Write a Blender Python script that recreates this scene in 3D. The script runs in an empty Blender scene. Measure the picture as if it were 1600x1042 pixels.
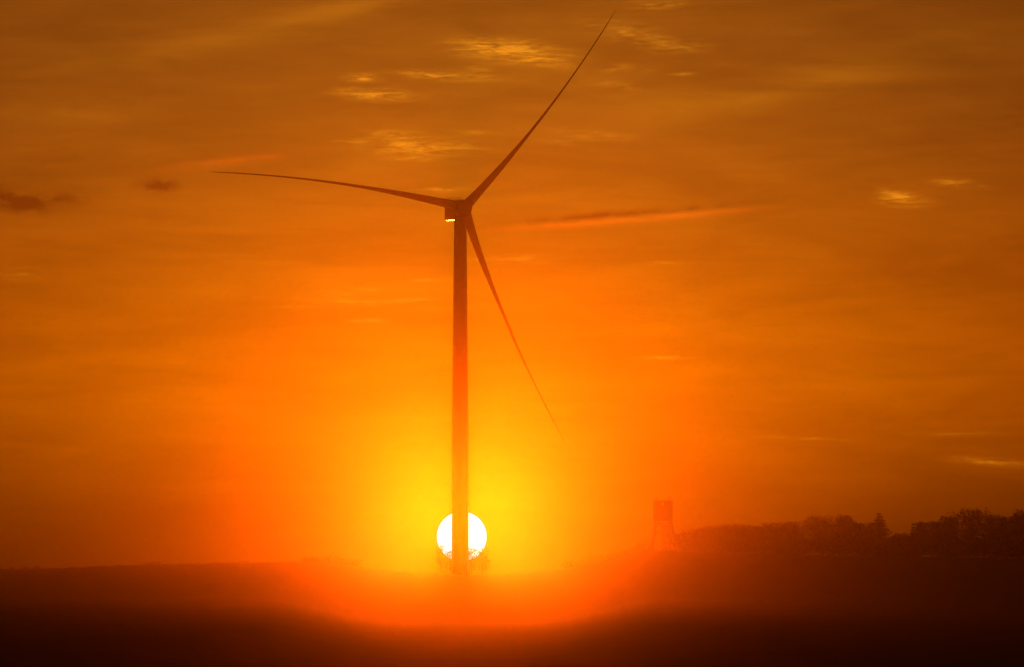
import bpy, bmesh, math, random
from mathutils import Vector, Matrix

R = math.radians
sc = bpy.context.scene
C = sc.collection

# ------------------------------------------------------------------ camera
# telephoto: the sun disc (0.53 deg) gives a horizontal field of about 10.9 deg
FPX = 8385.0                     # focal length in photograph pixels (1600 wide)
PITCH = R(2.38)
ZC = 1.7                         # eye height above the field at the camera
cam_d = bpy.data.cameras.new('camera')
cam = bpy.data.objects.new('camera', cam_d)
C.objects.link(cam)
cam.location = (0, 0, ZC)
cam.rotation_euler = (R(90) + PITCH, 0, 0)
cam_d.sensor_width = 36.0
cam_d.lens = 36.0 * FPX / 1600.0
cam_d.clip_start = 0.5
cam_d.clip_end = 200000
sc.camera = cam


def ray(px, py):
    """direction through a photograph pixel (unit Y component)"""
    a, b = (px - 800) / FPX, (521 - py) / FPX
    y = math.cos(PITCH) - b * math.sin(PITCH)
    z = math.sin(PITCH) + b * math.cos(PITCH)
    return Vector((a / y, 1.0, z / y))


def at(px, py, d):
    return Vector((0, 0, ZC)) + ray(px, py) * d


def az_el(px, py):
    v = ray(px, py).normalized()
    return math.degrees(math.atan2(v.x, v.y)), math.degrees(math.asin(v.z))


# ------------------------------------------------------------------ sun + world
SUN_PX = (721.5, 837.5)
sun_dir = ray(*SUN_PX).normalized()
SUN_AZ, SUN_EL = az_el(*SUN_PX)
SUN_COL = (1.0, 0.083, 0.0003)
SUN_STRENGTH = 0.158
sun_d = bpy.data.lights.new('sun_lamp', 'SUN')
sun_d.energy = SUN_STRENGTH
sun_d.angle = R(1.1)                # the disc and the bright air right around it
sun_d.color = SUN_COL
sun_o = bpy.data.objects.new('sun_lamp', sun_d)
C.objects.link(sun_o)
lamp_dir = Vector((sun_dir.x, sun_dir.y, sun_dir.z + math.sin(R(.18)))).normalized()
sun_o.rotation_euler = (-lamp_dir).to_track_quat('-Z', 'Y').to_euler()
sun_o.location = (0, 0, 300)

HAZE_DENSITY = 1.28e-4
HAZE_G = 0.9815

sc.view_settings.view_transform = 'Standard'
sc.view_settings.look = 'None'
sc.view_settings.exposure = 0
sc.view_settings.gamma = 1
sc.view_settings.use_curve_mapping = False

world = bpy.data.worlds.new('World')
sc.world = world
world.use_nodes = True
nt = world.node_tree
for n in list(nt.nodes):
    nt.nodes.remove(n)


def N(t, **kw):
    n = nt.nodes.new(t)
    for k, v in kw.items():
        setattr(n, k, v)
    return n


def put(sock, v):
    if hasattr(v, 'is_output') or isinstance(v, bpy.types.NodeSocket):
        nt.links.new(v, sock)
    else:
        sock.default_value = v


def M(op, a, b=0.0, c=0.0, clamp=False):
    n = N('ShaderNodeMath', operation=op, use_clamp=clamp)
    put(n.inputs[0], a)
    put(n.inputs[1], b)
    if len(n.inputs) > 2:
        put(n.inputs[2], c)
    return n.outputs[0]


def VM(op, a, b=(0, 0, 0), c=None):
    n = N('ShaderNodeVectorMath', operation=op)
    put(n.inputs[0], a)
    if op == 'SCALE':
        put(n.inputs['Scale'], b)
    else:
        put(n.inputs[1], b)
        if c is not None:
            put(n.inputs[2], c)
    return n.outputs['Value'] if op in ('DOT_PRODUCT', 'LENGTH') else n.outputs['Vector']


def smooth(x, lo, hi, o0=0.0, o1=1.0):
    n = N('ShaderNodeMapRange', interpolation_type='SMOOTHSTEP')
    put(n.inputs['Value'], x)
    n.inputs['From Min'].default_value = lo
    n.inputs['From Max'].default_value = hi
    n.inputs['To Min'].default_value = o0
    n.inputs['To Max'].default_value = o1
    return n.outputs['Result']


def noise(vec, scale, detail=4.0, rough=0.5, dist=0.0):
    n = N('ShaderNodeTexNoise')
    put(n.inputs['Vector'], vec)
    n.inputs['Scale'].default_value = scale
    n.inputs['Detail'].default_value = detail
    n.inputs['Roughness'].default_value = rough
    n.inputs['Distortion'].default_value = dist
    return n.outputs['Fac']


tc = N('ShaderNodeTexCoord')
dirv = VM('NORMALIZE', tc.outputs['Generated'])
sep = N('ShaderNodeSeparateXYZ')
put(sep.inputs[0], dirv)
az = M('MULTIPLY', M('ARCTAN2', sep.outputs['X'], sep.outputs['Y']), 180 / math.pi)
el = M('MULTIPLY', M('ARCSINE', sep.outputs['Z']), 180 / math.pi)
cmb = N('ShaderNodeCombineXYZ')
put(cmb.inputs[0], az)
put(cmb.inputs[1], el)
uv = cmb.outputs[0]                                   # degrees on the sky
cosang = VM('DOT_PRODUCT', dirv, tuple(sun_dir))
ang2 = M('MULTIPLY', M('SUBTRACT', 1.0, cosang), 2.0)  # ~ angle squared, rad^2

# physical twilight sky, filtered by the dusty low air
sky = N('ShaderNodeTexSky', sky_type='NISHITA')
sky.sun_disc = False
sky.sun_elevation = R(SUN_EL + .18)
sky.sun_rotation = R(SUN_AZ)
sky.altitude = 100
sky.air_density = 1.0
sky.dust_density = 4.0
sky.ozone_density = 1.0
sky_c = VM('MULTIPLY', sky.outputs['Color'], (0.05 * 0.07, 0.05 * 0.06, 0.05 * 0.001))

# broad sunset glow seen beyond the haze, dimmer in the thick air at the horizon
def lobe(deg):
    return M('POWER', M('ADD', M('DIVIDE', ang2, R(deg) ** 2), 1.0), -1.0)


side = N('ShaderNodeCombineXYZ')                      # yellow light stays closer to the sun than red
put(side.inputs[0], lobe(8.6))
put(side.inputs[1], lobe(5.2))
put(side.inputs[2], lobe(6))
band = N('ShaderNodeMixRGB')
put(band.inputs['Fac'], smooth(el, -0.15, 2.1))
band.inputs['Color1'].default_value = (0.060, 0.0180, 0.0, 1)
band.inputs['Color2'].default_value = (0.540, 0.1700, 0.0001, 1)
band2 = N('ShaderNodeMixRGB')
put(band2.inputs['Fac'], smooth(el, 2.0, 5.6))
put(band2.inputs['Color1'], band.outputs[0])
band2.inputs['Color2'].default_value = (0.335, 0.1500, 0.0080, 1)
band_c = VM('SCALE', VM('MULTIPLY', band2.outputs[0], side.outputs[0]), smooth(el, 6.0, 40.0, 1.0, 0.25))
aur = M('POWER', M('ADD', M('DIVIDE', ang2, R(1.75) ** 2), 1.0), -1.5)
aur_c = VM('SCALE', (1.0, 0.125, 0.0005), M('MULTIPLY', aur, 0.08))
base = VM('ADD', VM('ADD', sky_c, band_c), aur_c)


# clouds: thin cirrus streaks, each an elongated patch on the sky torn by fibrous noise
def patch(px, py, hl, ht, deg, amp):
    u, v = az_el(px, py)
    k = 180 / math.pi / FPX
    m = N('ShaderNodeMapping', vector_type='TEXTURE')
    put(m.inputs['Vector'], uv)
    m.inputs['Location'].default_value = (u, v, 0)
    m.inputs['Rotation'].default_value = (0, 0, R(deg))
    m.inputs['Scale'].default_value = (hl * k, ht * k, 1)
    g = N('ShaderNodeTexGradient', gradient_type='QUADRATIC_SPHERE')
    put(g.inputs[0], m.outputs[0])
    return M('MULTIPLY', g.outputs['Fac'], amp)


def patches(lst):
    s = None
    for p in lst:
        q = patch(*p)
        s = q if s is None else M('ADD', s, q)
    return s


BRIGHT = [(800, 80, 150, 30, -5, 2.2), (770, 72, 110, 17, -2, 1.0), (845, 92, 80, 18, -14, 1.0),
          (690, 119, 130, 13, -3, 1.7), (745, 108, 50, 16, -5, .6),
          (566, 122, 55, 11, -2, 1.9), (590, 149, 100, 16, -1, 2.0), (545, 141, 40, 8, 0, .7),
          (650, 230, 160, 25, -3, 1.6), (618, 211, 80, 12, -2, 1.3), (640, 249, 60, 6, -1, 1.0), (545, 221, 45, 5, 0, .7),
          (692, 297, 60, 7, 0, 1.0), (740, 208, 60, 8, 0, .5),
          (1412, 312, 70, 19, -4, 1.8), (1400, 305, 40, 10, -20, .9), (1490, 286, 60, 13, -5, .8), (1530, 292, 40, 6, -5, .5),
          (985, 52, 130, 30, -14, .8), (1060, 72, 90, 18, -2, .7), (1035, 6, 80, 16, 5, 1.0),
          (962, 107, 50, 11, 4, .7), (985, 138, 32, 8, -6, .8), (950, 131, 60, 12, 0, .5), (1066, 116, 34, 5, 2, .9), (1012, 112, 20, 6, 0, .5),
          (930, 212, 120, 16, -5, .45), (870, 222, 90, 8, -3, .4),
          (1036, 558, 80, 6, 1, 1.1), (1550, 721, 130, 10, -5, .8), (1255, 684, 120, 5, -2, .5), (1500, 677, 120, 8, 0, .3),
          (540, 473, 100, 8, -3, 1.2), (640, 470, 90, 7, 3, 1.0), (528, 461, 55, 9, -5, .9), (578, 502, 60, 8, 1, 1.1),
          (480, 510, 26, 6, 4, .8), (672, 438, 60, 6, 0, .7), (585, 453, 60, 5, -2, .5), (800, 405, 120, 14, 0, .7), (1035, 411, 70, 7, 1, .6),
          (470, 480, 70, 5, 0, .5), (30, 428, 70, 18, 0, .45), (1180, 381, 40, 5, 0, .3)]
SOFT = [(430, 42, 300, 46, 13, .8), (280, 78, 420, 40, 7, .6), (560, 8, 300, 50, 6, .6), (1240, 138, 480, 48, 12, 1.15),
        (1060, 164, 280, 44, 0, .7), (820, 96, 460, 90, -3, .5), (100, 180, 360, 34, -3, .55), (610, 230, 420, 110, -2, .45),
        (380, 150, 360, 40, 6, .4), (560, 452, 560, 70, 2, .5), (1060, 500, 520, 50, -6, .45), (1440, 60, 260, 30, 10, .4),
        (860, 300, 460, 60, 3, .35), (1330, 590, 420, 40, 3, .35), (880, 600, 420, 40, 2, .3), (1000, 25, 260, 50, -3, .5)]
REDDISH = [(970, 345, 320, 13, 4.3, 1.5), (880, 352, 160, 14, 4, .8), (1100, 334, 200, 8, 5, .8), (350, 254, 200, 18, 7, .9), (420, 246, 60, 8, 2, .4)]
DARK = [(20, 314, 95, 36, -12, 1.7), (90, 313, 100, 28, 8, 1.0), (248, 291, 58, 23, 0, 1.9), (240, 338, 150, 26, 0, .35),
        (940, 337, 280, 12, 5, 1.3), (1080, 327, 160, 8, 6, .5), (300, 250, 160, 10, 5, .25), (1500, 420, 400, 60, 5, .3), (700, 175, 240, 26, -2, .3),
        (1380, 655, 360, 26, 3, .3), (660, 500, 500, 26, 2, .2)]

st1 = VM('MULTIPLY', uv, (1.0, 7.5, 1))
fibre = noise(st1, 2.8, 7, .60, .7)
st2 = VM('MULTIPLY', VM('ADD', uv, (3.1, 7.7, 0)), (2.2, 9.0, 1))
tear = noise(st2, 2.1, 6, .6, 1.1)
f1 = smooth(fibre, .32, .70)
f2 = smooth(tear, .32, .66, .25, 1.0)
bright = M('MULTIPLY', M('MULTIPLY', patches(BRIGHT), f1), f2, clamp=True)
bright = M('POWER', bright, .85)
st3 = VM('MULTIPLY', VM('ADD', uv, (11.0, 2.0, 0)), (0.32, 1.7, 1))
veil = noise(st3, 1.3, 6, .55, .6)
v1 = smooth(veil, .33, .68)
soft = M('MULTIPLY', patches(SOFT), M('ADD', M('MULTIPLY', v1, .75), .35))
reds = M('MULTIPLY', patches(REDDISH), M('ADD', M('MULTIPLY', f1, .5), .5), clamp=True)
dk_n = noise(VM('MULTIPLY', uv, (2.0, 3.2, 1)), 2.4, 5, .55, .4)
dark = M('MULTIPLY', patches(DARK), smooth(dk_n, .30, .60, .25, 1.0), clamp=True)

gain = M('ADD', M('MULTIPLY', M('SUBTRACT', v1, .5), .24), 1.0)       # overall veil unevenness
st4 = VM('MULTIPLY', VM('ADD', uv, (5.0, 4.0, 0)), (0.7, 6.0, 1))
gain = M('MULTIPLY', gain, M('ADD', M('MULTIPLY', M('SUBTRACT', noise(st4, 1.6, 6, .55, .6), .5), .34), 1.0))
col = VM('SCALE', base, gain)
col = VM('ADD', col, VM('SCALE', (0.14, 0.052, 0.0008), soft))
col = VM('ADD', col, VM('SCALE', (0.56, 0.21, 0.007), bright))
col = VM('ADD', col, VM('SCALE', (0.30, 0.030, 0.001), reds))
col = VM('MULTIPLY', col, VM('ADD', (1, 1, 1), VM('SCALE', (-.50, -.62, -.5), dark)))
bg = N('ShaderNodeBackground')
put(bg.inputs['Color'], col)
bg.inputs['Strength'].default_value = 1.0
wo = N('ShaderNodeOutputWorld')
nt.links.new(bg.outputs[0], wo.inputs['Surface'])
world.cycles.sampling_method = 'MANUAL'
world.cycles.sample_map_resolution = 2048

cy = sc.cycles
cy.max_bounces = 4
cy.diffuse_bounces = 2
cy.glossy_bounces = 2
cy.transparent_max_bounces = 12
cy.volume_bounces = 0
cy.use_denoising = True
try:
    cy.denoiser = 'OPENIMAGEDENOISE'
except Exception:
    pass

# ------------------------------------------------------------------ helpers
MATS = {}


def mat(name, col, rough=.7, spec=.3, nscale=0.0, namp=0.0, bump=0.0, col2=None):
    if name in MATS:
        return MATS[name]
    m = bpy.data.materials.new(name)
    m.use_nodes = True
    t = m.node_tree
    b = t.nodes['Principled BSDF']
    b.inputs['Roughness'].default_value = rough
    b.inputs['Specular IOR Level'].default_value = spec
    b.inputs['Base Color'].default_value = (*col, 1)
    if nscale:
        tcn = t.nodes.new('ShaderNodeTexCoord')
        nz = t.nodes.new('ShaderNodeTexNoise')
        nz.inputs['Scale'].default_value = nscale
        nz.inputs['Detail'].default_value = 6
        t.links.new(tcn.outputs['Object'], nz.inputs['Vector'])
        r = t.nodes.new('ShaderNodeMixRGB')
        c2 = col2 or tuple(c * (1 - namp) for c in col)
        r.inputs['Color1'].default_value = (*col, 1)
        r.inputs['Color2'].default_value = (*c2, 1)
        t.links.new(nz.outputs['Fac'], r.inputs['Fac'])
        t.links.new(r.outputs[0], b.inputs['Base Color'])
        if bump:
            bp = t.nodes.new('ShaderNodeBump')
            bp.inputs['Strength'].default_value = bump
            t.links.new(nz.outputs['Fac'], bp.inputs['Height'])
            t.links.new(bp.outputs[0], b.inputs['Normal'])
    MATS[name] = m
    return m


PAINT = mat('turbine_paint', (.46, .46, .45), .6, .3, 0.4, .12)
GLOSS = mat('gelcoat_gloss', (.62, .62, .60), .07, .7, 0.6, .08)
STEEL = mat('galvanised_steel', (.32, .33, .34), .5, .5, 3.0, .3)
BARK = mat('bark', (.06, .045, .035), .95, .1, 1.5, .5, .4)
LEAF = mat('leaves', (.055, .080, .025), .8, .15, .35, 0, 0, (.030, .050, .018))
NEEDLE = mat('needles', (.028, .050, .024), .85, .1, .5, .4)
SCRUB = mat('scrub_leaves', (.070, .085, .030), .85, .1, .5, .5)
WOOD = mat('weathered_wood', (.14, .10, .07), .85, .2, 2.5, .45, .3)
TIN = mat('roof_sheet', (.12, .11, .10), .6, .4, 2.0, .3)
LENS = mat('red_glass', (.45, .03, .02), .2, .5, 4.0, .2)


def mesh_obj(name, bm, m, parent=None, smooth_shade=False):
    me = bpy.data.meshes.new(name)
    bmesh.ops.recalc_face_normals(bm, faces=bm.faces)
    bm.to_mesh(me)
    bm.free()
    me.materials.append(m)
    if smooth_shade:
        for p in me.polygons:
            p.use_smooth = True
    o = bpy.data.objects.new(name, me)
    C.objects.link(o)
    if parent is not None:
        o.parent = parent
    return o


def empty(name, loc, rz=0.0):
    o = bpy.data.objects.new(name, None)
    C.objects.link(o)
    o.location = loc
    o.rotation_euler = (0, 0, rz)
    o.empty_display_size = .5
    return o


def tag(o, label=None, cat=None, group=None, kind=None):
    if label:
        o['label'] = label
    if cat:
        o['category'] = cat
    if group:
        o['group'] = group
    if kind:
        o['kind'] = kind
    return o


def box(bm, lo, hi, mtx=None):
    vs = [bm.verts.new((x, y, z)) for x in (lo[0], hi[0]) for y in (lo[1], hi[1]) for z in (lo[2], hi[2])]
    if mtx is not None:
        for v in vs:
            v.co = mtx @ v.co
    for f in ((0, 1, 3, 2), (4, 6, 7, 5), (0, 4, 5, 1), (2, 3, 7, 6), (0, 2, 6, 4), (1, 5, 7, 3)):
        bm.faces.new([vs[i] for i in f])
    return vs


def tube(bm, pts, radii, seg=8, cap=True):
    """tapered tube through points"""
    rings = []
    for i, p in enumerate(pts):
        p = Vector(p)
        d = (Vector(pts[min(i + 1, len(pts) - 1)]) - Vector(pts[max(i - 1, 0)])).normalized()
        a = d.orthogonal().normalized() if abs(d.z) < .99 else Vector((1, 0, 0))
        a = (a - d * a.dot(d)).normalized()
        b = d.cross(a)
        rings.append([bm.verts.new(p + (a * math.cos(2 * math.pi * k / seg) + b * math.sin(2 * math.pi * k / seg)) * radii[i]) for k in range(seg)])
    for r0, r1 in zip(rings, rings[1:]):
        for k in range(seg):
            bm.faces.new((r0[k], r0[(k + 1) % seg], r1[(k + 1) % seg], r1[k]))
    if cap:
        bm.faces.new(rings[0])
        bm.faces.new(rings[-1])


def beam(bm, a, b, w):
    tube(bm, [a, b], [w * .7071, w * .7071], 4)


# ------------------------------------------------------------------ ground
def interp(x, tab):
    if x <= tab[0][0]:
        return tab[0][1]
    for (x0, y0), (x1, y1) in zip(tab, tab[1:]):
        if x <= x1:
            t = (x - x0) / (x1 - x0)
            return y0 + (y1 - y0) * t
    return tab[-1][1]


def sstep(a, b, x):
    t = min(1, max(0, (x - a) / (b - a)))
    return t * t * (3 - 2 * t)


HOR = 869.5
PROFILE = [(0, 1.7), (60, 1.9), (120, 2.75), (220, 4.3), (430, 6.7), (700, 9.4), (1000, 12.9), (1300, 16.0), (1500, 17.2), (1800, 17.5), (3200, 18)]
CREST_D = [(-4000, 1770), (0, 1770), (500, 1780), (700, 1785), (760, 1785), (950, 1780), (1080, 1770), (1250, 1650), (1420, 1400), (1600, 1180), (2200, 1000), (5000, 900)]
CREST_Y = [(-3000, 900), (0, 891.5), (30, 890.5), (70, 889), (180, 884.5), (300, 881.5), (370, 879.5), (430, 878.5), (490, 879.5), (550, 884), (610, 891), (670, 896), (740, 897), (800, 895), (860, 890), (915, 882), (955, 874), (985, 866), (1005, 861), (1036, 857.5), (1100, 860), (1250, 866), (1600, 872), (5000, 880)]


PROFILE_SIDE = [(0, 1.7), (60, 1.9), (120, 2.45), (220, 3.4), (430, 5.0), (700, 6.6), (1000, 8.4), (1300, 10.0), (1500, 11.0), (3200, 14)]


def prof(d, side):
    # smoothed profile
    w = 20 + d * .12
    f = lambda q: interp(q, PROFILE) * (1 - side) + interp(q, PROFILE_SIDE) * side
    return (f(max(d - w, 0)) + 2 * f(d) + f(d + w)) / 4


def ground_z(x, y):
    d = max(y, 1.0)
    px = 800 + x / max(d, 300) * FPX
    dc = sum(interp(px + k, CREST_D) for k in (-60, -30, 0, 30, 60)) / 5
    cyv = sum(interp(px + k, CREST_Y) for k in (-12, 0, 12)) / 3
    hc = (cyv - HOR) * dc / FPX
    if d <= dc:
        s = sstep(.70 * dc, 1.0 * dc, d)
        drop = prof(d, sstep(100, 330, abs(px - 725))) * (1 - s) + hc * s
    else:
        drop = hc + (d - dc) * .0045
    drop += .05 * math.sin(x * .031 + y * .011) * min(1, d / 200) + .03 * math.sin(x * .11 - y * .05)
    return ZC - drop


ys = [-60 + 6 * i for i in range(20)]
while ys[-1] < 1812:
    ys.append(ys[-1] + 6 + ys[-1] * .0035)
xs = [-900, -800, -700, -600, -500, -430, -380] + [-340 + 5 * i for i in range(137)] + [380, 430, 500, 600, 700, 800, 900]
gv = [(x, y, ground_z(x, y)) for y in ys for x in xs]
nx = len(xs)
gf = [(j * nx + i, j * nx + i + 1, (j + 1) * nx + i + 1, (j + 1) * nx + i) for j in range(len(ys) - 1) for i in range(nx - 1)]
gm = bpy.data.meshes.new('ground')
gm.from_pydata(gv, [], gf)
for p in gm.polygons:
    p.use_smooth = True
ground = bpy.data.objects.new('ground', gm)
C.objects.link(ground)
tag(ground, 'dark rolling field falling away and rising to the horizon', None, None, 'structure')
m = bpy.data.materials.new('field_soil_and_stubble')
m.use_nodes = True
t = m.node_tree
b = t.nodes['Principled BSDF']
b.inputs['Roughness'].default_value = 1
b.inputs['Specular IOR Level'].default_value = .05
tcn = t.nodes.new('ShaderNodeTexCoord')
n1 = t.nodes.new('ShaderNodeTexNoise')
n1.inputs['Scale'].default_value = .05
n1.inputs['Detail'].default_value = 10
n2 = t.nodes.new('ShaderNodeTexNoise')
n2.inputs['Scale'].default_value = 1.2
n2.inputs['Detail'].default_value = 6
t.links.new(tcn.outputs['Object'], n1.inputs['Vector'])
t.links.new(tcn.outputs['Object'], n2.inputs['Vector'])
mx = t.nodes.new('ShaderNodeMixRGB')
mx.inputs['Color1'].default_value = (.045, .038, .020, 1)
mx.inputs['Color2'].default_value = (.075, .062, .035, 1)
t.links.new(n1.outputs['Fac'], mx.inputs['Fac'])
t.links.new(mx.outputs[0], b.inputs['Base Color'])
bp = t.nodes.new('ShaderNodeBump')
bp.inputs['Strength'].default_value = .5
bp.inputs['Distance'].default_value = .15
t.links.new(n2.outputs['Fac'], bp.inputs['Height'])
t.links.new(bp.outputs[0], b.inputs['Normal'])
gm.materials.append(m)

# ------------------------------------------------------------------ haze
hb = bmesh.new()
zmin = min(v[2] for v in gv) - 1.0
box(hb, (-930, -90, zmin), (930, 1845, 205))
hm = bpy.data.materials.new('haze')
hm.use_nodes = True
ht = hm.node_tree
for n in list(ht.nodes):
    ht.nodes.remove(n)
ho = ht.nodes.new('ShaderNodeOutputMaterial')
pv = ht.nodes.new('ShaderNodeVolumePrincipled')
pv.inputs['Color'].default_value = (.92, .90, .88, 1)
pv.inputs['Density'].default_value = HAZE_DENSITY
pv.inputs['Anisotropy'].default_value = HAZE_G
ht.links.new(pv.outputs[0], ho.inputs['Volume'])
haze = mesh_obj('haze', hb, hm)
tag(haze, 'thin orange sunset haze over the whole field', None, None, 'stuff')

# ------------------------------------------------------------------ the sun's disc
SD = 60000.0
sb = bmesh.new()
bmesh.ops.create_icosphere(sb, subdivisions=5, radius=38.7 / FPX * SD)
sm = bpy.data.materials.new('sun_surface')
sm.use_nodes = True
st = sm.node_tree
for n in list(st.nodes):
    st.nodes.remove(n)
so = st.nodes.new('ShaderNodeOutputMaterial')
em = st.nodes.new('ShaderNodeEmission')
em.inputs['Color'].default_value = (1, .96, .92, 1)
em.inputs['Strength'].default_value = 0.9
tr = st.nodes.new('ShaderNodeBsdfTransparent')
ad = st.nodes.new('ShaderNodeAddShader')
st.links.new(em.outputs[0], ad.inputs[0])
st.links.new(tr.outputs[0], ad.inputs[1])
st.links.new(ad.outputs[0], so.inputs['Surface'])
sm.cycles.emission_sampling = 'NONE'
sun = mesh_obj('sun', sb, sm, None, True)
sun.location = Vector((0, 0, ZC)) + sun_dir * SD
tag(sun, 'glaring white setting sun behind the foot of the turbine tower', 'sun')

# ------------------------------------------------------------------ wind turbine
TD = 1750.0
tx = at(719, 860, TD).x
tz = ground_z(tx, TD)
YAW = R(14)
tur = empty('wind_turbine', (tx, TD, tz), YAW)
tag(tur, 'tall three-bladed wind turbine standing in front of the setting sun', 'wind turbine')
hub_c = at(727, 325.0, TD - 5.4)
HZ = hub_c.z - tz                       # hub height above the foot
TOPZ = HZ - 3.2
tb = bmesh.new()
rad_tab = [(0, 2.78), (TOPZ * .35, 2.70), (TOPZ * .6, 2.48), (TOPZ * .8, 2.24), (TOPZ, 2.02)]
seg = 48
hs = [TOPZ * i / 24 for i in range(25)]
tube(tb, [(0, 0, h) for h in hs], [interp(h, rad_tab) for h in hs], seg)
tower = mesh_obj('tower', tb, PAINT, tur, True)
for h in (TOPZ * .22, TOPZ * .45, TOPZ * .70):
    fb = bmesh.new()
    r = interp(h, rad_tab)
    tube(fb, [(0, 0, h - .12), (0, 0, h + .12)], [r + .012, r + .012], seg)
    mesh_obj('flange', fb, PAINT, tower)
fb = bmesh.new()
tube(fb, [(0, 0, -1.5), (0, 0, -.1), (0, 0, .06)], [3.9, 3.9, 3.6], 40)
mesh_obj('foundation', fb, mat('concrete', (.24, .23, .21), 1.0, .0, .8, .3), tur)
fb = bmesh.new()
box(fb, (-.55, -2.84, 1.6), (.55, -2.6, 4.0))
mesh_obj('door', fb, STEEL, tower)
fb = bmesh.new()
for i in range(6):
    box(fb, (-.6, -2.9 - .28 * (6 - i), .25 + .19 * i - .02), (.6, -2.9 - .28 * (5 - i), .25 + .19 * (i + 1)))
mesh_obj('steps', fb, STEEL, tur)

# nacelle: rounded box, nose to -Y (towards the camera), slightly upswept belly at the rear
NW, NF, NR, NB, NT = 2.62, -3.3, 11.9, -3.35, 2.75
nb = bmesh.new()
secs = []
for (y, w, zb, zt) in ((NF, 2.0, -2.5, 2.1), (NF + .7, 2.5, -3.1, 2.65), (-.5, NW, NB, NT), (4.0, NW, NB + .10, NT), (9.0, NW, NB + .27, NT), (11.3, NW - .05, NB + .36, NT - .05), (NR, NW - .5, NB + .8, NT - .5)):
    ring = []
    cr = .45
    for (sx, sz, a0) in ((1, 1, 0), (-1, 1, 90), (-1, -1, 180), (1, -1, 270)):
        for k in range(5):
            a = R(a0 + 22.5 * k)
            cx, cz = (w - cr) * sx, (zt - cr if sz > 0 else zb + cr)
            ring.append(nb.verts.new((cx + cr * math.cos(a), y, HZ + cz + cr * math.sin(a))))
    secs.append(ring)
for r0, r1 in zip(secs, secs[1:]):
    k = len(r0)
    for i in range(k):
        nb.faces.new((r0[i], r0[(i + 1) % k], r1[(i + 1) % k], r1[i]))
nb.faces.new(secs[0])
nb.faces.new(secs[-1])
nac = mesh_obj('nacelle', nb, PAINT, tur)
# glossy belly cover, the pane that catches the low sun
bel = at(699, 342, TD + 8)
vdir = (bel - Vector((0, 0, ZC))).normalized()
nw_ = (vdir - sun_dir).normalized()                 # mirror normal between eye and sun
nl = Matrix.Rotation(-YAW, 3, 'Z') @ nw_
ub = bmesh.new()
by0 = 1.8


def bz(x, y):
    return HZ + NB - .16 - (nl.x * (x + 2) + nl.y * (y - by0)) / nl.z + .0006 * (y - 6.5) ** 2 * 0


for i in range(9):
    y0, y1 = by0 + i * 1.08, by0 + (i + 1) * 1.08 - .02
    pts = ((-2.25, y0), (1.9, y0), (1.9, y1), (-2.25, y1))
    vs = [ub.verts.new((x, y, bz(x, y))) for x, y in pts]
    ub.faces.new(vs)
    vs2 = [ub.verts.new(v.co + Vector((0, 0, .10))) for v in vs]
    ub.faces.new(vs2[::-1])
    for a_ in range(4):
        ub.faces.new((vs[a_], vs2[a_], vs2[(a_ + 1) % 4], vs[(a_ + 1) % 4]))
o = mesh_obj('belly_cover', ub, GLOSS, nac)
o['label'] = 'glossy underside cover glinting white in the low sun'
# guard rail frame on the rear roof
fr = bmesh.new()
zt = HZ + NT
for x in (-2.1, 2.1):
    for y in (6.0, 8.5, 11.0):
        tube(fr, [(x, y, zt - .1), (x, y, zt + 1.25)], [.05, .05], 6)
    for h in (.65, 1.25):
        tube(fr, [(x, 6.0, zt + h), (x, 11.0, zt + h)], [.05, .05], 6)
for y in (6.0, 11.0):
    for h in (.65, 1.25):
        tube(fr, [(-2.1, y, zt + h), (2.1, y, zt + h)], [.05, .05], 6)
mesh_obj('guard_rail', fr, STEEL, nac)
for x in (-1.0, .5):
    fr = bmesh.new()
    tube(fr, [(x, 10.2, zt - .1), (x, 10.2, zt + 1.1)], [.06, .05], 6)
    tube(fr, [(x - .35, 10.2, zt + .95), (x + .35, 10.2, zt + .95)], [.04, .04], 6)
    mesh_obj('wind_sensor', fr, STEEL, nac)
fr = bmesh.new()
tube(fr, [(1.5, 8, zt - .05), (1.5, 8, zt + .25), (1.5, 8, zt + .55)], [.22, .2, .05], 12)
mesh_obj('warning_light', fr, LENS, nac)

# hub and spinner
HY = -5.4
TILT = R(5)
RM = Matrix.Translation((0, HY, HZ)) @ Matrix.Rotation(-TILT, 4, 'X')
hb_ = bmesh.new()
prof_h = [(2.3, 2.15), (1.6, 2.45), (.4, 2.62), (-.8, 2.55), (-1.8, 2.15), (-2.6, 1.45), (-3.05, .7), (-3.2, .05)]
tube(hb_, [(0, y, 0) for y, r in prof_h], [r for y, r in prof_h], 36)
for v in hb_.verts:
    v.co = RM @ v.co
hub = mesh_obj('hub', hb_, PAINT, tur, True)

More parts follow.
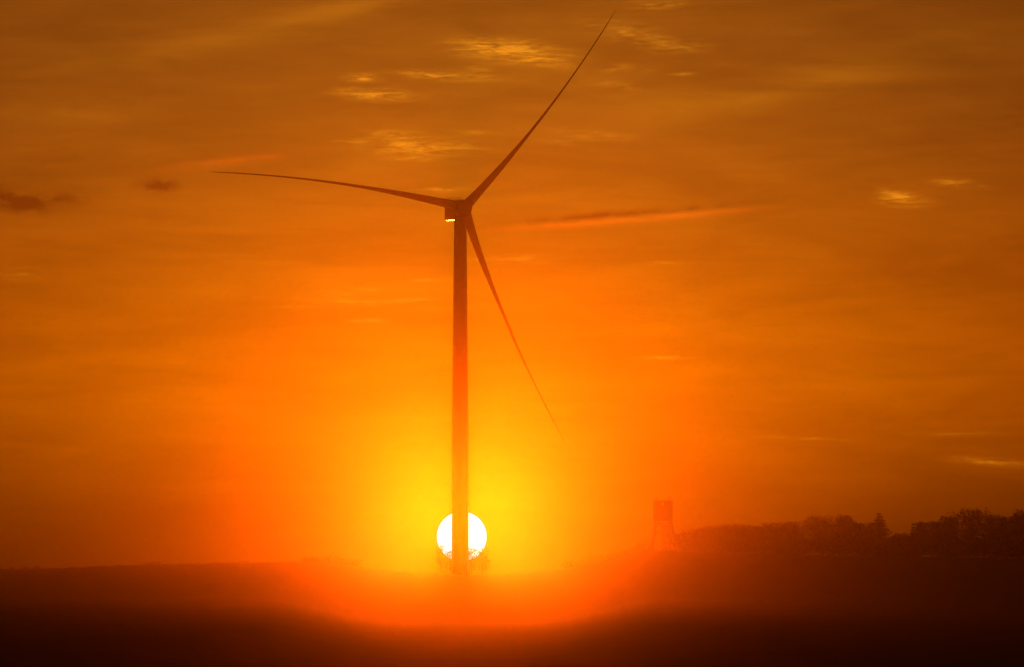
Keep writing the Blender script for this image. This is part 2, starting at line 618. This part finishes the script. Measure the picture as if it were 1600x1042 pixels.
# blades: feathered, pre-bent; thickness lies in the rotor plane, chord along the shaft
THICK = [(0, 3.1), (3, 3.1), (7, 2.85), (12, 2.45), (19, 1.95), (26, 1.42), (33, 1.02), (42, .78), (52, .58), (64, .44), (74, .36), (80, .28), (84.5, .10)]
CHORD = [(0, 3.1), (3, 3.1), (8, 3.6), (15, 4.15), (22, 3.9), (34, 3.1), (50, 2.2), (66, 1.4), (76, 1.0), (82, .6), (84.5, .15)]
BL = 84.5
bladebm = bmesh.new()
NS, K = 44, 20
rings = []
for i in range(NS + 1):
    s = i / NS
    r = 1.2 + (BL - 1.2) * (s ** 1.0)
    th, ch = interp(r, THICK), interp(r, CHORD)
    bend = 8.9 * (r / BL) ** 2.0
    rnd = 1 - sstep(3, 14, r)
    ring = []
    for k in range(K):
        a = 2 * math.pi * k / K
        cx, sy = math.cos(a), math.sin(a)
        tpr = rnd + (1 - rnd) * (0.80 + .62 * cx)      # thin trailing edge
        y = ch * .5 * cx + (1 - rnd) * ch * -.12
        x = th * .5 * sy * tpr
        ring.append(bladebm.verts.new((x - bend, y, r)))
    rings.append(ring)
for r0, r1 in zip(rings, rings[1:]):
    for k in range(K):
        bladebm.faces.new((r0[k], r0[(k + 1) % K], r1[(k + 1) % K], r1[k]))
bladebm.faces.new(rings[0])
bladebm.faces.new(rings[-1])
bladebm.verts.ensure_lookup_table()
blade_me = bpy.data.meshes.new('blade')
bmesh.ops.recalc_face_normals(bladebm, faces=bladebm.faces)
bladebm.to_mesh(blade_me)
bladebm.free()
blade_me.materials.append(PAINT)
for p in blade_me.polygons:
    p.use_smooth = True
cb = bmesh.new()
tube(cb, [(0, 0, 2.2), (0, 0, 3.1)], [1.68, 1.68], 28)
collar_me = bpy.data.meshes.new('root_collar')
cb.to_mesh(collar_me)
cb.free()
collar_me.materials.append(STEEL)
BLADE_ANG = (167.0, 45.6, -73.0)        # direction of each root in the rotor plane, counter-clockwise from right
for ang, lab in zip(BLADE_ANG, ('blade reaching left, drooping at its tip', 'blade reaching up to the right', 'blade hanging down to the right of the tower')):
    bo = bpy.data.objects.new('blade', blade_me)
    C.objects.link(bo)
    bo.parent = tur
    # local +Z (span) turned to the wanted direction about the shaft (Y)
    bo.matrix_local = RM @ Matrix.Rotation(R(90 - ang), 4, 'Y')
    bo['label'] = lab
    co = bpy.data.objects.new('root_collar', collar_me)
    C.objects.link(co)
    co.parent = bo

# ------------------------------------------------------------------ lookout tower
LD = 1755.0
lk = at(1036.0, 858, LD)
lz = ground_z(lk.x, LD)
S = LD / FPX                            # metres per photograph pixel there
look = empty('lookout_tower', (lk.x, LD, lz), R(6))
tag(look, 'hazy wooden lookout tower with closed cabin on splayed legs', 'lookout tower')


def zpx(py):
    return at(1036, py, LD).z - lz


cab_b, cab_t = zpx(811), zpx(782.5)
hw = 13.6 * S
T = .16
# four wall panels; the two across the view carry an opening right under the roof
wo0, wo1, wz0, wz1 = -4.2 * S, 3.4 * S, zpx(788.8), zpx(783.6)
for yy, nm in ((-hw, 'front'), (hw - T, 'back')):
    wb = bmesh.new()
    box(wb, (-hw, yy, cab_b), (wo0, yy + T, cab_t))
    box(wb, (wo1, yy, cab_b), (hw, yy + T, cab_t))
    box(wb, (wo0, yy, cab_b), (wo1, yy + T, wz0))
    box(wb, (wo0, yy, wz1), (wo1, yy + T, cab_t))
    mesh_obj('cabin_wall', wb, WOOD, look)
for xx in (-hw, hw - T):
    wb = bmesh.new()
    box(wb, (xx, -hw + T + .003, cab_b), (xx + T, hw - T - .003, cab_t))
    mesh_obj('cabin_wall', wb, WOOD, look)
wb = bmesh.new()
box(wb, (-hw - .25, -hw - .25, cab_t + .01), (hw + .25, hw + .25, cab_t + .28))
mesh_obj('roof', wb, TIN, look)
wb = bmesh.new()
box(wb, (-hw + .2, -hw + .2, cab_b - .45), (hw - .2, hw - .2, cab_b - .01))
mesh_obj('floor', wb, WOOD, look)
nb_ = 13
for i in range(1, nb_):                 # battens proud of the front boards
    x = -hw + 2 * hw * i / nb_
    if wo0 - .1 < x < wo1 + .1:
        top = wz0 - .05
    else:
        top = cab_t
    wb = bmesh.new()
    box(wb, (x - .06, -hw - .05, cab_b), (x + .06, -hw - .002, top))
    mesh_obj('batten', wb, WOOD, look)
legb = 22.5 * S
legt = hw - .55
lz0 = -1.5
ltop = cab_b - .4
corners = [(-1, -1), (1, -1), (1, 1), (-1, 1)]


def legpt(sx, sy, z):
    f = (z - lz0) / (ltop - lz0)
    ybase = legb * .8 if sy > 0 else legb
    xb = legb if sy < 0 else legb * .62
    return Vector((sx * (xb + (legt - xb) * f), sy * (ybase + (legt - ybase) * f), z))


for sx, sy in corners:
    wb = bmesh.new()
    beam(wb, legpt(sx, sy, lz0), legpt(sx, sy, ltop), .66)
    mesh_obj('leg', wb, WOOD, look)
zs = [ltop * .10, ltop * .52, ltop * .93]
for za, zb2 in zip(zs, zs[1:]):
    for i in range(4):
        c0, c1 = corners[i], corners[(i + 1) % 4]
        if za < ltop * .3 and i % 2 == 0:
            continue                    # the ladder bay stays open
        wb = bmesh.new()
        beam(wb, legpt(*c0, za), legpt(*c1, zb2), .22)
        mesh_obj('brace', wb, WOOD, look)
        wb = bmesh.new()
        beam(wb, legpt(*c1, za), legpt(*c0, zb2), .22)
        mesh_obj('brace', wb, WOOD, look)
for z in zs[1:]:
    for i in range(4):
        c0, c1 = corners[i], corners[(i + 1) % 4]
        wb = bmesh.new()
        beam(wb, legpt(*c0, z), legpt(*c1, z), .26)
        mesh_obj('cross_beam', wb, WOOD, look)
lad = bmesh.new()
for x in (-4.6 * S, 4.6 * S):
    beam(lad, (x, -legb - .6, 0 - 1), (x * .9, -legt - .1, ltop * .95), .3)
ladder = mesh_obj('ladder', lad, WOOD, look)
for i in range(12):
    f = i / 12
    z = -.2 + (ltop * .93 + .2) * f
    fy = (z + 1) / (ltop * .95 + 1)
    y = (-legb - .6) + (-legt - .1 + legb + .6) * fy
    wb = bmesh.new()
    beam(wb, (-4.5 * S, y, z), (4.5 * S, y, z), .34)
    mesh_obj('rung', wb, WOOD, ladder)
for x, h in ((-12.2, 6.2), (-8.6, 5.0)):
    wb = bmesh.new()
    tube(wb, [(x * S, 0, cab_t), (x * S, 0, cab_t + h * S)], [.17, .13], 6)
    mesh_obj('post', wb, WOOD, look)
wb = bmesh.new()
x0 = 7.6 * S
tube(wb, [(x0, 0, cab_t), (x0, 0, cab_t + 4.5 * S), (x0 + 1.2 * S, 0, cab_t + 6.6 * S), (x0 + 3.2 * S, 0, cab_t + 6.4 * S), (x0 + 4.2 * S, 0, cab_t + 4.6 * S), (x0 + 4.2 * S, 0, cab_t)], [.18] * 6, 8)
mesh_obj('bent_pipe', wb, TIN, look)

# ------------------------------------------------------------------ trees


def add_leaf(bm, p, s, rng):
    a = Vector((rng.gauss(0, 1), rng.gauss(0, 1), rng.gauss(0, 1))).normalized()
    b = a.orthogonal().normalized()
    b = (Matrix.Rotation(rng.uniform(0, 6.28), 3, a) @ b)
    c = a.cross(b)
    w, l = s * rng.uniform(.45, .75), s * rng.uniform(.8, 1.25)
    bm.append((p - b * l * .5, p + c * w * .5, p + b * l * .5, p - c * w * .5))


def leaf_obj(name, quads, m, parent):
    v, f = [], []
    for q in quads:
        i = len(v)
        v.extend([tuple(x) for x in q])
        f.append((i, i + 1, i + 2, i + 3))
    me = bpy.data.meshes.new(name)
    me.from_pydata(v, [], f)
    me.materials.append(m)
    o = bpy.data.objects.new(name, me)
    C.objects.link(o)
    o.parent = parent
    return o


def broadleaf(name, loc, H, W, seed, label, cat='tree', group=None, n=2600, low=.12, lobes=14, leaf=.6, flat=1.0, m=None, trunk=.022):
    """round-crowned tree: trunk, limbs to each clump, leaves scattered in the clumps"""
    rng = random.Random(seed)
    root = empty(name, loc)
    tag(root, label, cat, group)
    tb = bmesh.new()
    tr = max(.08, H * trunk)
    tube(tb, [(0, 0, -.6), (0, 0, H * .02), (rng.uniform(-.1, .1), 0, H * .3), (rng.uniform(-.25, .25), rng.uniform(-.2, .2), H * .7)], [tr * 1.5, tr * 1.1, tr * .8, tr * .3], 9)
    cl = []
    for i in range(lobes):
        f = (i + .5) / lobes
        z = low + (1 - low) * (.1 + .86 * f)
        env = max(.05, math.sin(math.pi * min(1, max(.0, (z - low * .4) / (1.02 - low * .4))) ** (1.15 * flat))) ** .6
        a = i * 2.39996 + rng.uniform(-.5, .5)
        rr = W * .5 * env * rng.uniform(.35, .95)
        rad = W * rng.uniform(.15, .24)
        cz = min(z * H, H - rad * .8)
        cl.append((Vector((rr * math.cos(a), rr * math.sin(a), cz)), rad))
    for i in range(3):
        cl.append((Vector((rng.uniform(-.1, .1) * W, rng.uniform(-.1, .1) * W, H * (low + (1 - low) * (.35 + .2 * i)))), W * .26))
    for c, rad in cl:
        z0 = H * rng.uniform(.18, .4)
        z0 = min(z0, c.z * .8)
        tube(tb, [(0, 0, z0), ((c.x) * .5, c.y * .5, (z0 + c.z) * .52), tuple(c)], [tr * .45, tr * .3, tr * .1], 5, False)
    mesh_obj('trunk', tb, BARK, root)
    quads = []
    tot = sum(r ** 2 for c, r in cl)
    for c, rad in cl:
        k = int(n * rad ** 2 / tot)
        for j in range(k):
            d = Vector((rng.gauss(0, 1), rng.gauss(0, 1), rng.gauss(0, 1))).normalized()
            rr = rad * (rng.random() ** .45) * (1 + rng.choice((0, 0, 0, .18)) * rng.random())
            p = c + Vector((d.x * rr, d.y * rr, d.z * rr * .82))
            add_leaf(quads, p, leaf * rng.uniform(.6, 1.2), rng)
    leaf_obj('crown', quads, m or LEAF, root)
    return root


def conifer(name, loc, H, W, seed, label, group=None, n=2600, bare=.08, leaf=.55):
    rng = random.Random(seed)
    root = empty(name, loc)
    tag(root, label, 'tree', group)
    tb = bmesh.new()
    tr = H * .02
    tube(tb, [(0, 0, -.6), (0, 0, H * .3), (0, 0, H * .97)], [tr * 1.3, tr, tr * .15], 8)
    quads = []
    nw = max(9, int(H * 1.2))
    for i in range(nw):
        f = (i + .5) / nw
        z = H * (bare + (1 - bare) * f)
        L = W * .5 * ((1 - f) ** .82 + .03) * rng.uniform(.8, 1.15)
        nb = rng.randint(6, 8)
        for k in range(nb):
            a = 2 * math.pi * k / nb + rng.uniform(-.4, .4) + i
            l = L * rng.uniform(.7, 1.15)
            d = Vector((math.cos(a), math.sin(a), 0))
            tip = d * l + Vector((0, 0, z - l * .22 + .12 * l))
            mid = d * l * .55 + Vector((0, 0, z - l * .20))
            tube(tb, [(0, 0, z), tuple(mid), tuple(tip)], [tr * .25, tr * .15, tr * .05], 4, False)
            q = int(n / nw / nb)
            for j in range(q):
                s = rng.random() ** .8
                p = d * l * s + Vector((0, 0, z - l * .28 * s * (1.4 - s)))
                sp = l * .20 * (1.1 - s * .6)
                p += Vector((rng.gauss(0, sp), rng.gauss(0, sp), rng.gauss(0, sp * .45) - .05 * l))
                add_leaf(quads, p, leaf * rng.uniform(.6, 1.1), rng)
    mesh_obj('trunk', tb, BARK, root)
    leaf_obj('crown', quads, NEEDLE, root)
    return root


def stand(px, top, d):
    """foot of a tree seen at that pixel column and distance, and its height"""
    g = at(px, HOR, d)
    z = ground_z(g.x, d)
    return Vector((g.x, d, z)), at(px, top, d).z - z, d / FPX


WOODG = 'trees of the wood on the right'
wood = [
    # px, top, width px, distance, kind, label
    (1064, 833, 30, 1775, 'b', 'low bushy tree close beside the right legs of the lookout tower'),
    (1086, 825, 34, 1775, 'b', 'small round tree, second to the right of the lookout tower'),
    (1110, 820, 36, 1755, 'b', 'hazy broad tree, third to the right of the lookout tower'),
    (1136, 818, 36, 1735, 'b', 'hazy broad tree, fourth to the right of the lookout tower'),
    (1158, 817, 34, 1715, 'b', 'hazy broad tree, fifth to the right of the lookout tower'),
    (1181, 820, 34, 1695, 'b', 'slightly lower hazy tree midway between lookout tower and first tall dome'),
    (1205, 815, 36, 1740, 'b', 'wide flat-topped tree, second left of the first tall dome'),
    (1233, 813, 40, 1710, 'b', 'wide flat-topped tree just left of the first tall dome'),
    (1281, 804, 50, 1640, 'b', 'first tall dome-shaped tree, between flat-topped wood and its narrow neighbour'),
    (1320, 803, 34, 1590, 'b', 'narrow upright tree right of the first tall dome'),
    (1347, 815, 34, 1550, 'b', 'lower shoulder tree just left of the pointed conifer'),
    (1374, 800, 54, 1520, 'c', 'big pointed conifer left of the deep notch in the skyline'),
    (1409, 832, 34, 1490, 'b', 'lowest tree filling the deep notch in the skyline'),
    (1427, 816, 26, 1460, 'c', 'small slim conifer on the right edge of the deep notch'),
    (1440, 814, 26, 1440, 'b', 'leafy tree left of the small sky hole'),
    (1463, 813, 30, 1420, 'b', 'leafy tree right of the small sky hole'),
    (1484, 806, 36, 1380, 'b', 'tree on the left flank of the largest dome'),
    (1517, 792, 66, 1340, 'b', 'largest and tallest dome-shaped tree of the wood'),
    (1553, 803, 44, 1290, 'b', 'dark tree just right of the largest dome'),
    (1580, 805, 40, 1240, 'b', 'dark tree, second right of the largest dome'),
    (1606, 795, 50, 1200, 'b', 'dark tall tree cut by the right edge of the picture'),
]
for i, (px, top, wpx, d, kind, lab) in enumerate(wood):
    loc, H, s = stand(px, top, d)
    if kind == 'c':
        conifer('conifer', loc, H, wpx * s * 1.4, 100 + i, lab, WOODG, n=4200)
    else:
        broadleaf('broadleaf_tree', loc, H, wpx * s * 1.22, 100 + i, lab, 'tree', WOODG, n=4200, low=.05, lobes=24, leaf=.55)
# understorey shrubs between the trunks
for i, (px, top, wpx, d) in enumerate([(1100, 848, 30, 1800), (1128, 851, 30, 1780), (1165, 846, 34, 1740), (1215, 846, 38, 1690), (1255, 842, 38, 1640), (1300, 840, 40, 1580),
                                       (1338, 842, 36, 1520), (1388, 846, 40, 1470), (1425, 848, 34, 1420), (1475, 845, 38, 1370), (1510, 840, 46, 1300), (1560, 842, 46, 1240), (1598, 842, 46, 1180)]):
    loc, H, s = stand(px, top, d)
    broadleaf('shrub', loc, max(H, 2), wpx * s * 1.7, 300 + i, 'dense dark shrub filling the foot of the wood on the right', 'shrub', 'shrubs under the wood', n=3000, low=.0, lobes=22, leaf=.6, m=SCRUB)

# slim trees by the turbine, cutting the lower rim of the sun
for i, (px, top, wpx, d, lab) in enumerate([
        (689, 849.5, 24, 1784, 'rounded small tree biting the lower left rim of the sun'),
        (704, 858, 22, 1788, 'low tree against the sun, touching the left side of the tower'),
        (722, 866, 26, 1790, 'low bush behind the foot of the turbine tower'),
        (737, 852.5, 22, 1788, 'rounded small tree against the sun, touching the right side of the tower'),
        (754, 854, 24, 1784, 'rounded small tree biting the lower right rim of the sun')]):
    loc, H, s = stand(px, top, d)
    broadleaf('small_tree', loc, max(H, 1), wpx * s, 400 + i, lab, 'tree', 'small trees in front of the sun', n=1500, low=.05, lobes=20, leaf=.40, m=SCRUB, trunk=.012)

# far, nearly dissolved belt of trees on both sides of the sun
rng = random.Random(5)
protos = []
px = 486
i = 0
while px < 1012:
    if 566 < px < 890:
        px = 890
    crest = interp(px, CREST_Y)
    top = crest - 11 + rng.uniform(-4, 4)
    d = 1800 + rng.uniform(-8, 8)
    loc, H, s = stand(px, top, d)
    lab = 'faint far tree dissolving in the glow beside the sun'
    if len(protos) < 5:
        o = broadleaf('far_tree', loc, H, 24 * s, 500 + i, lab, 'tree', 'far trees in the glow', n=1600, low=.0, lobes=18, leaf=.7)
        protos.append((o, H))
    else:
        src, H0 = protos[i % 5]
        o = src.copy()
        C.objects.link(o)
        o.location = loc
        o.rotation_euler = (0, 0, rng.uniform(0, 6.28))
        o.scale = (1, 1, H / H0)
        for ch in src.children:
            c = ch.copy()
            C.objects.link(c)
            c.parent = o
    px += rng.uniform(13, 19)
    i += 1

# hedge bushes and tufts on the left skyline
for i, (px, top, wpx, lab) in enumerate([
        (-6, 887, 34, 'low hedge bush cut by the left edge of the picture'),
        (16, 887.8, 30, 'low rounded hedge bush left of the small dip in the left skyline'),
        (38, 886.2, 30, 'long low hedge bush just right of the small dip in the left skyline'),
        (58, 886.2, 26, 'low hedge bush ending the hedge on the left skyline'),
        (238, 876.5, 14, 'small bush alone on the left skyline, the left one of a pair'),
        (247, 877, 13, 'small bush alone on the left skyline, the right one of a pair')]):
    loc, H, s = stand(px, top, 1775)
    broadleaf('hedge_bush', loc, max(H, .8), wpx * s, 600 + i, lab, 'bush', 'bushes on the left skyline', n=700, low=.0, lobes=12, leaf=.4, m=SCRUB)
# uncountable rough grass along the left crest
rng = random.Random(9)
q = []
for k in range(9000):
    px = rng.uniform(-60, 700)
    d = 1772 + rng.gauss(0, 10)
    g = at(px, HOR, d)
    z = ground_z(g.x, d)
    h = rng.uniform(.15, .55) * (1 + .5 * math.sin(px * .21) * math.sin(px * .043))
    w = rng.uniform(.08, .2)
    lean = rng.uniform(-.2, .2)
    q.append((Vector((g.x - w, d, z - .1)), Vector((g.x + w, d, z - .1)), Vector((g.x + lean + .02, d + .05, z + h)), Vector((g.x + lean - .02, d + .05, z + h))))
o = leaf_obj('rough_grass', q, SCRUB, None)
tag(o, 'rough grass along the left field crest', None, None, 'stuff')
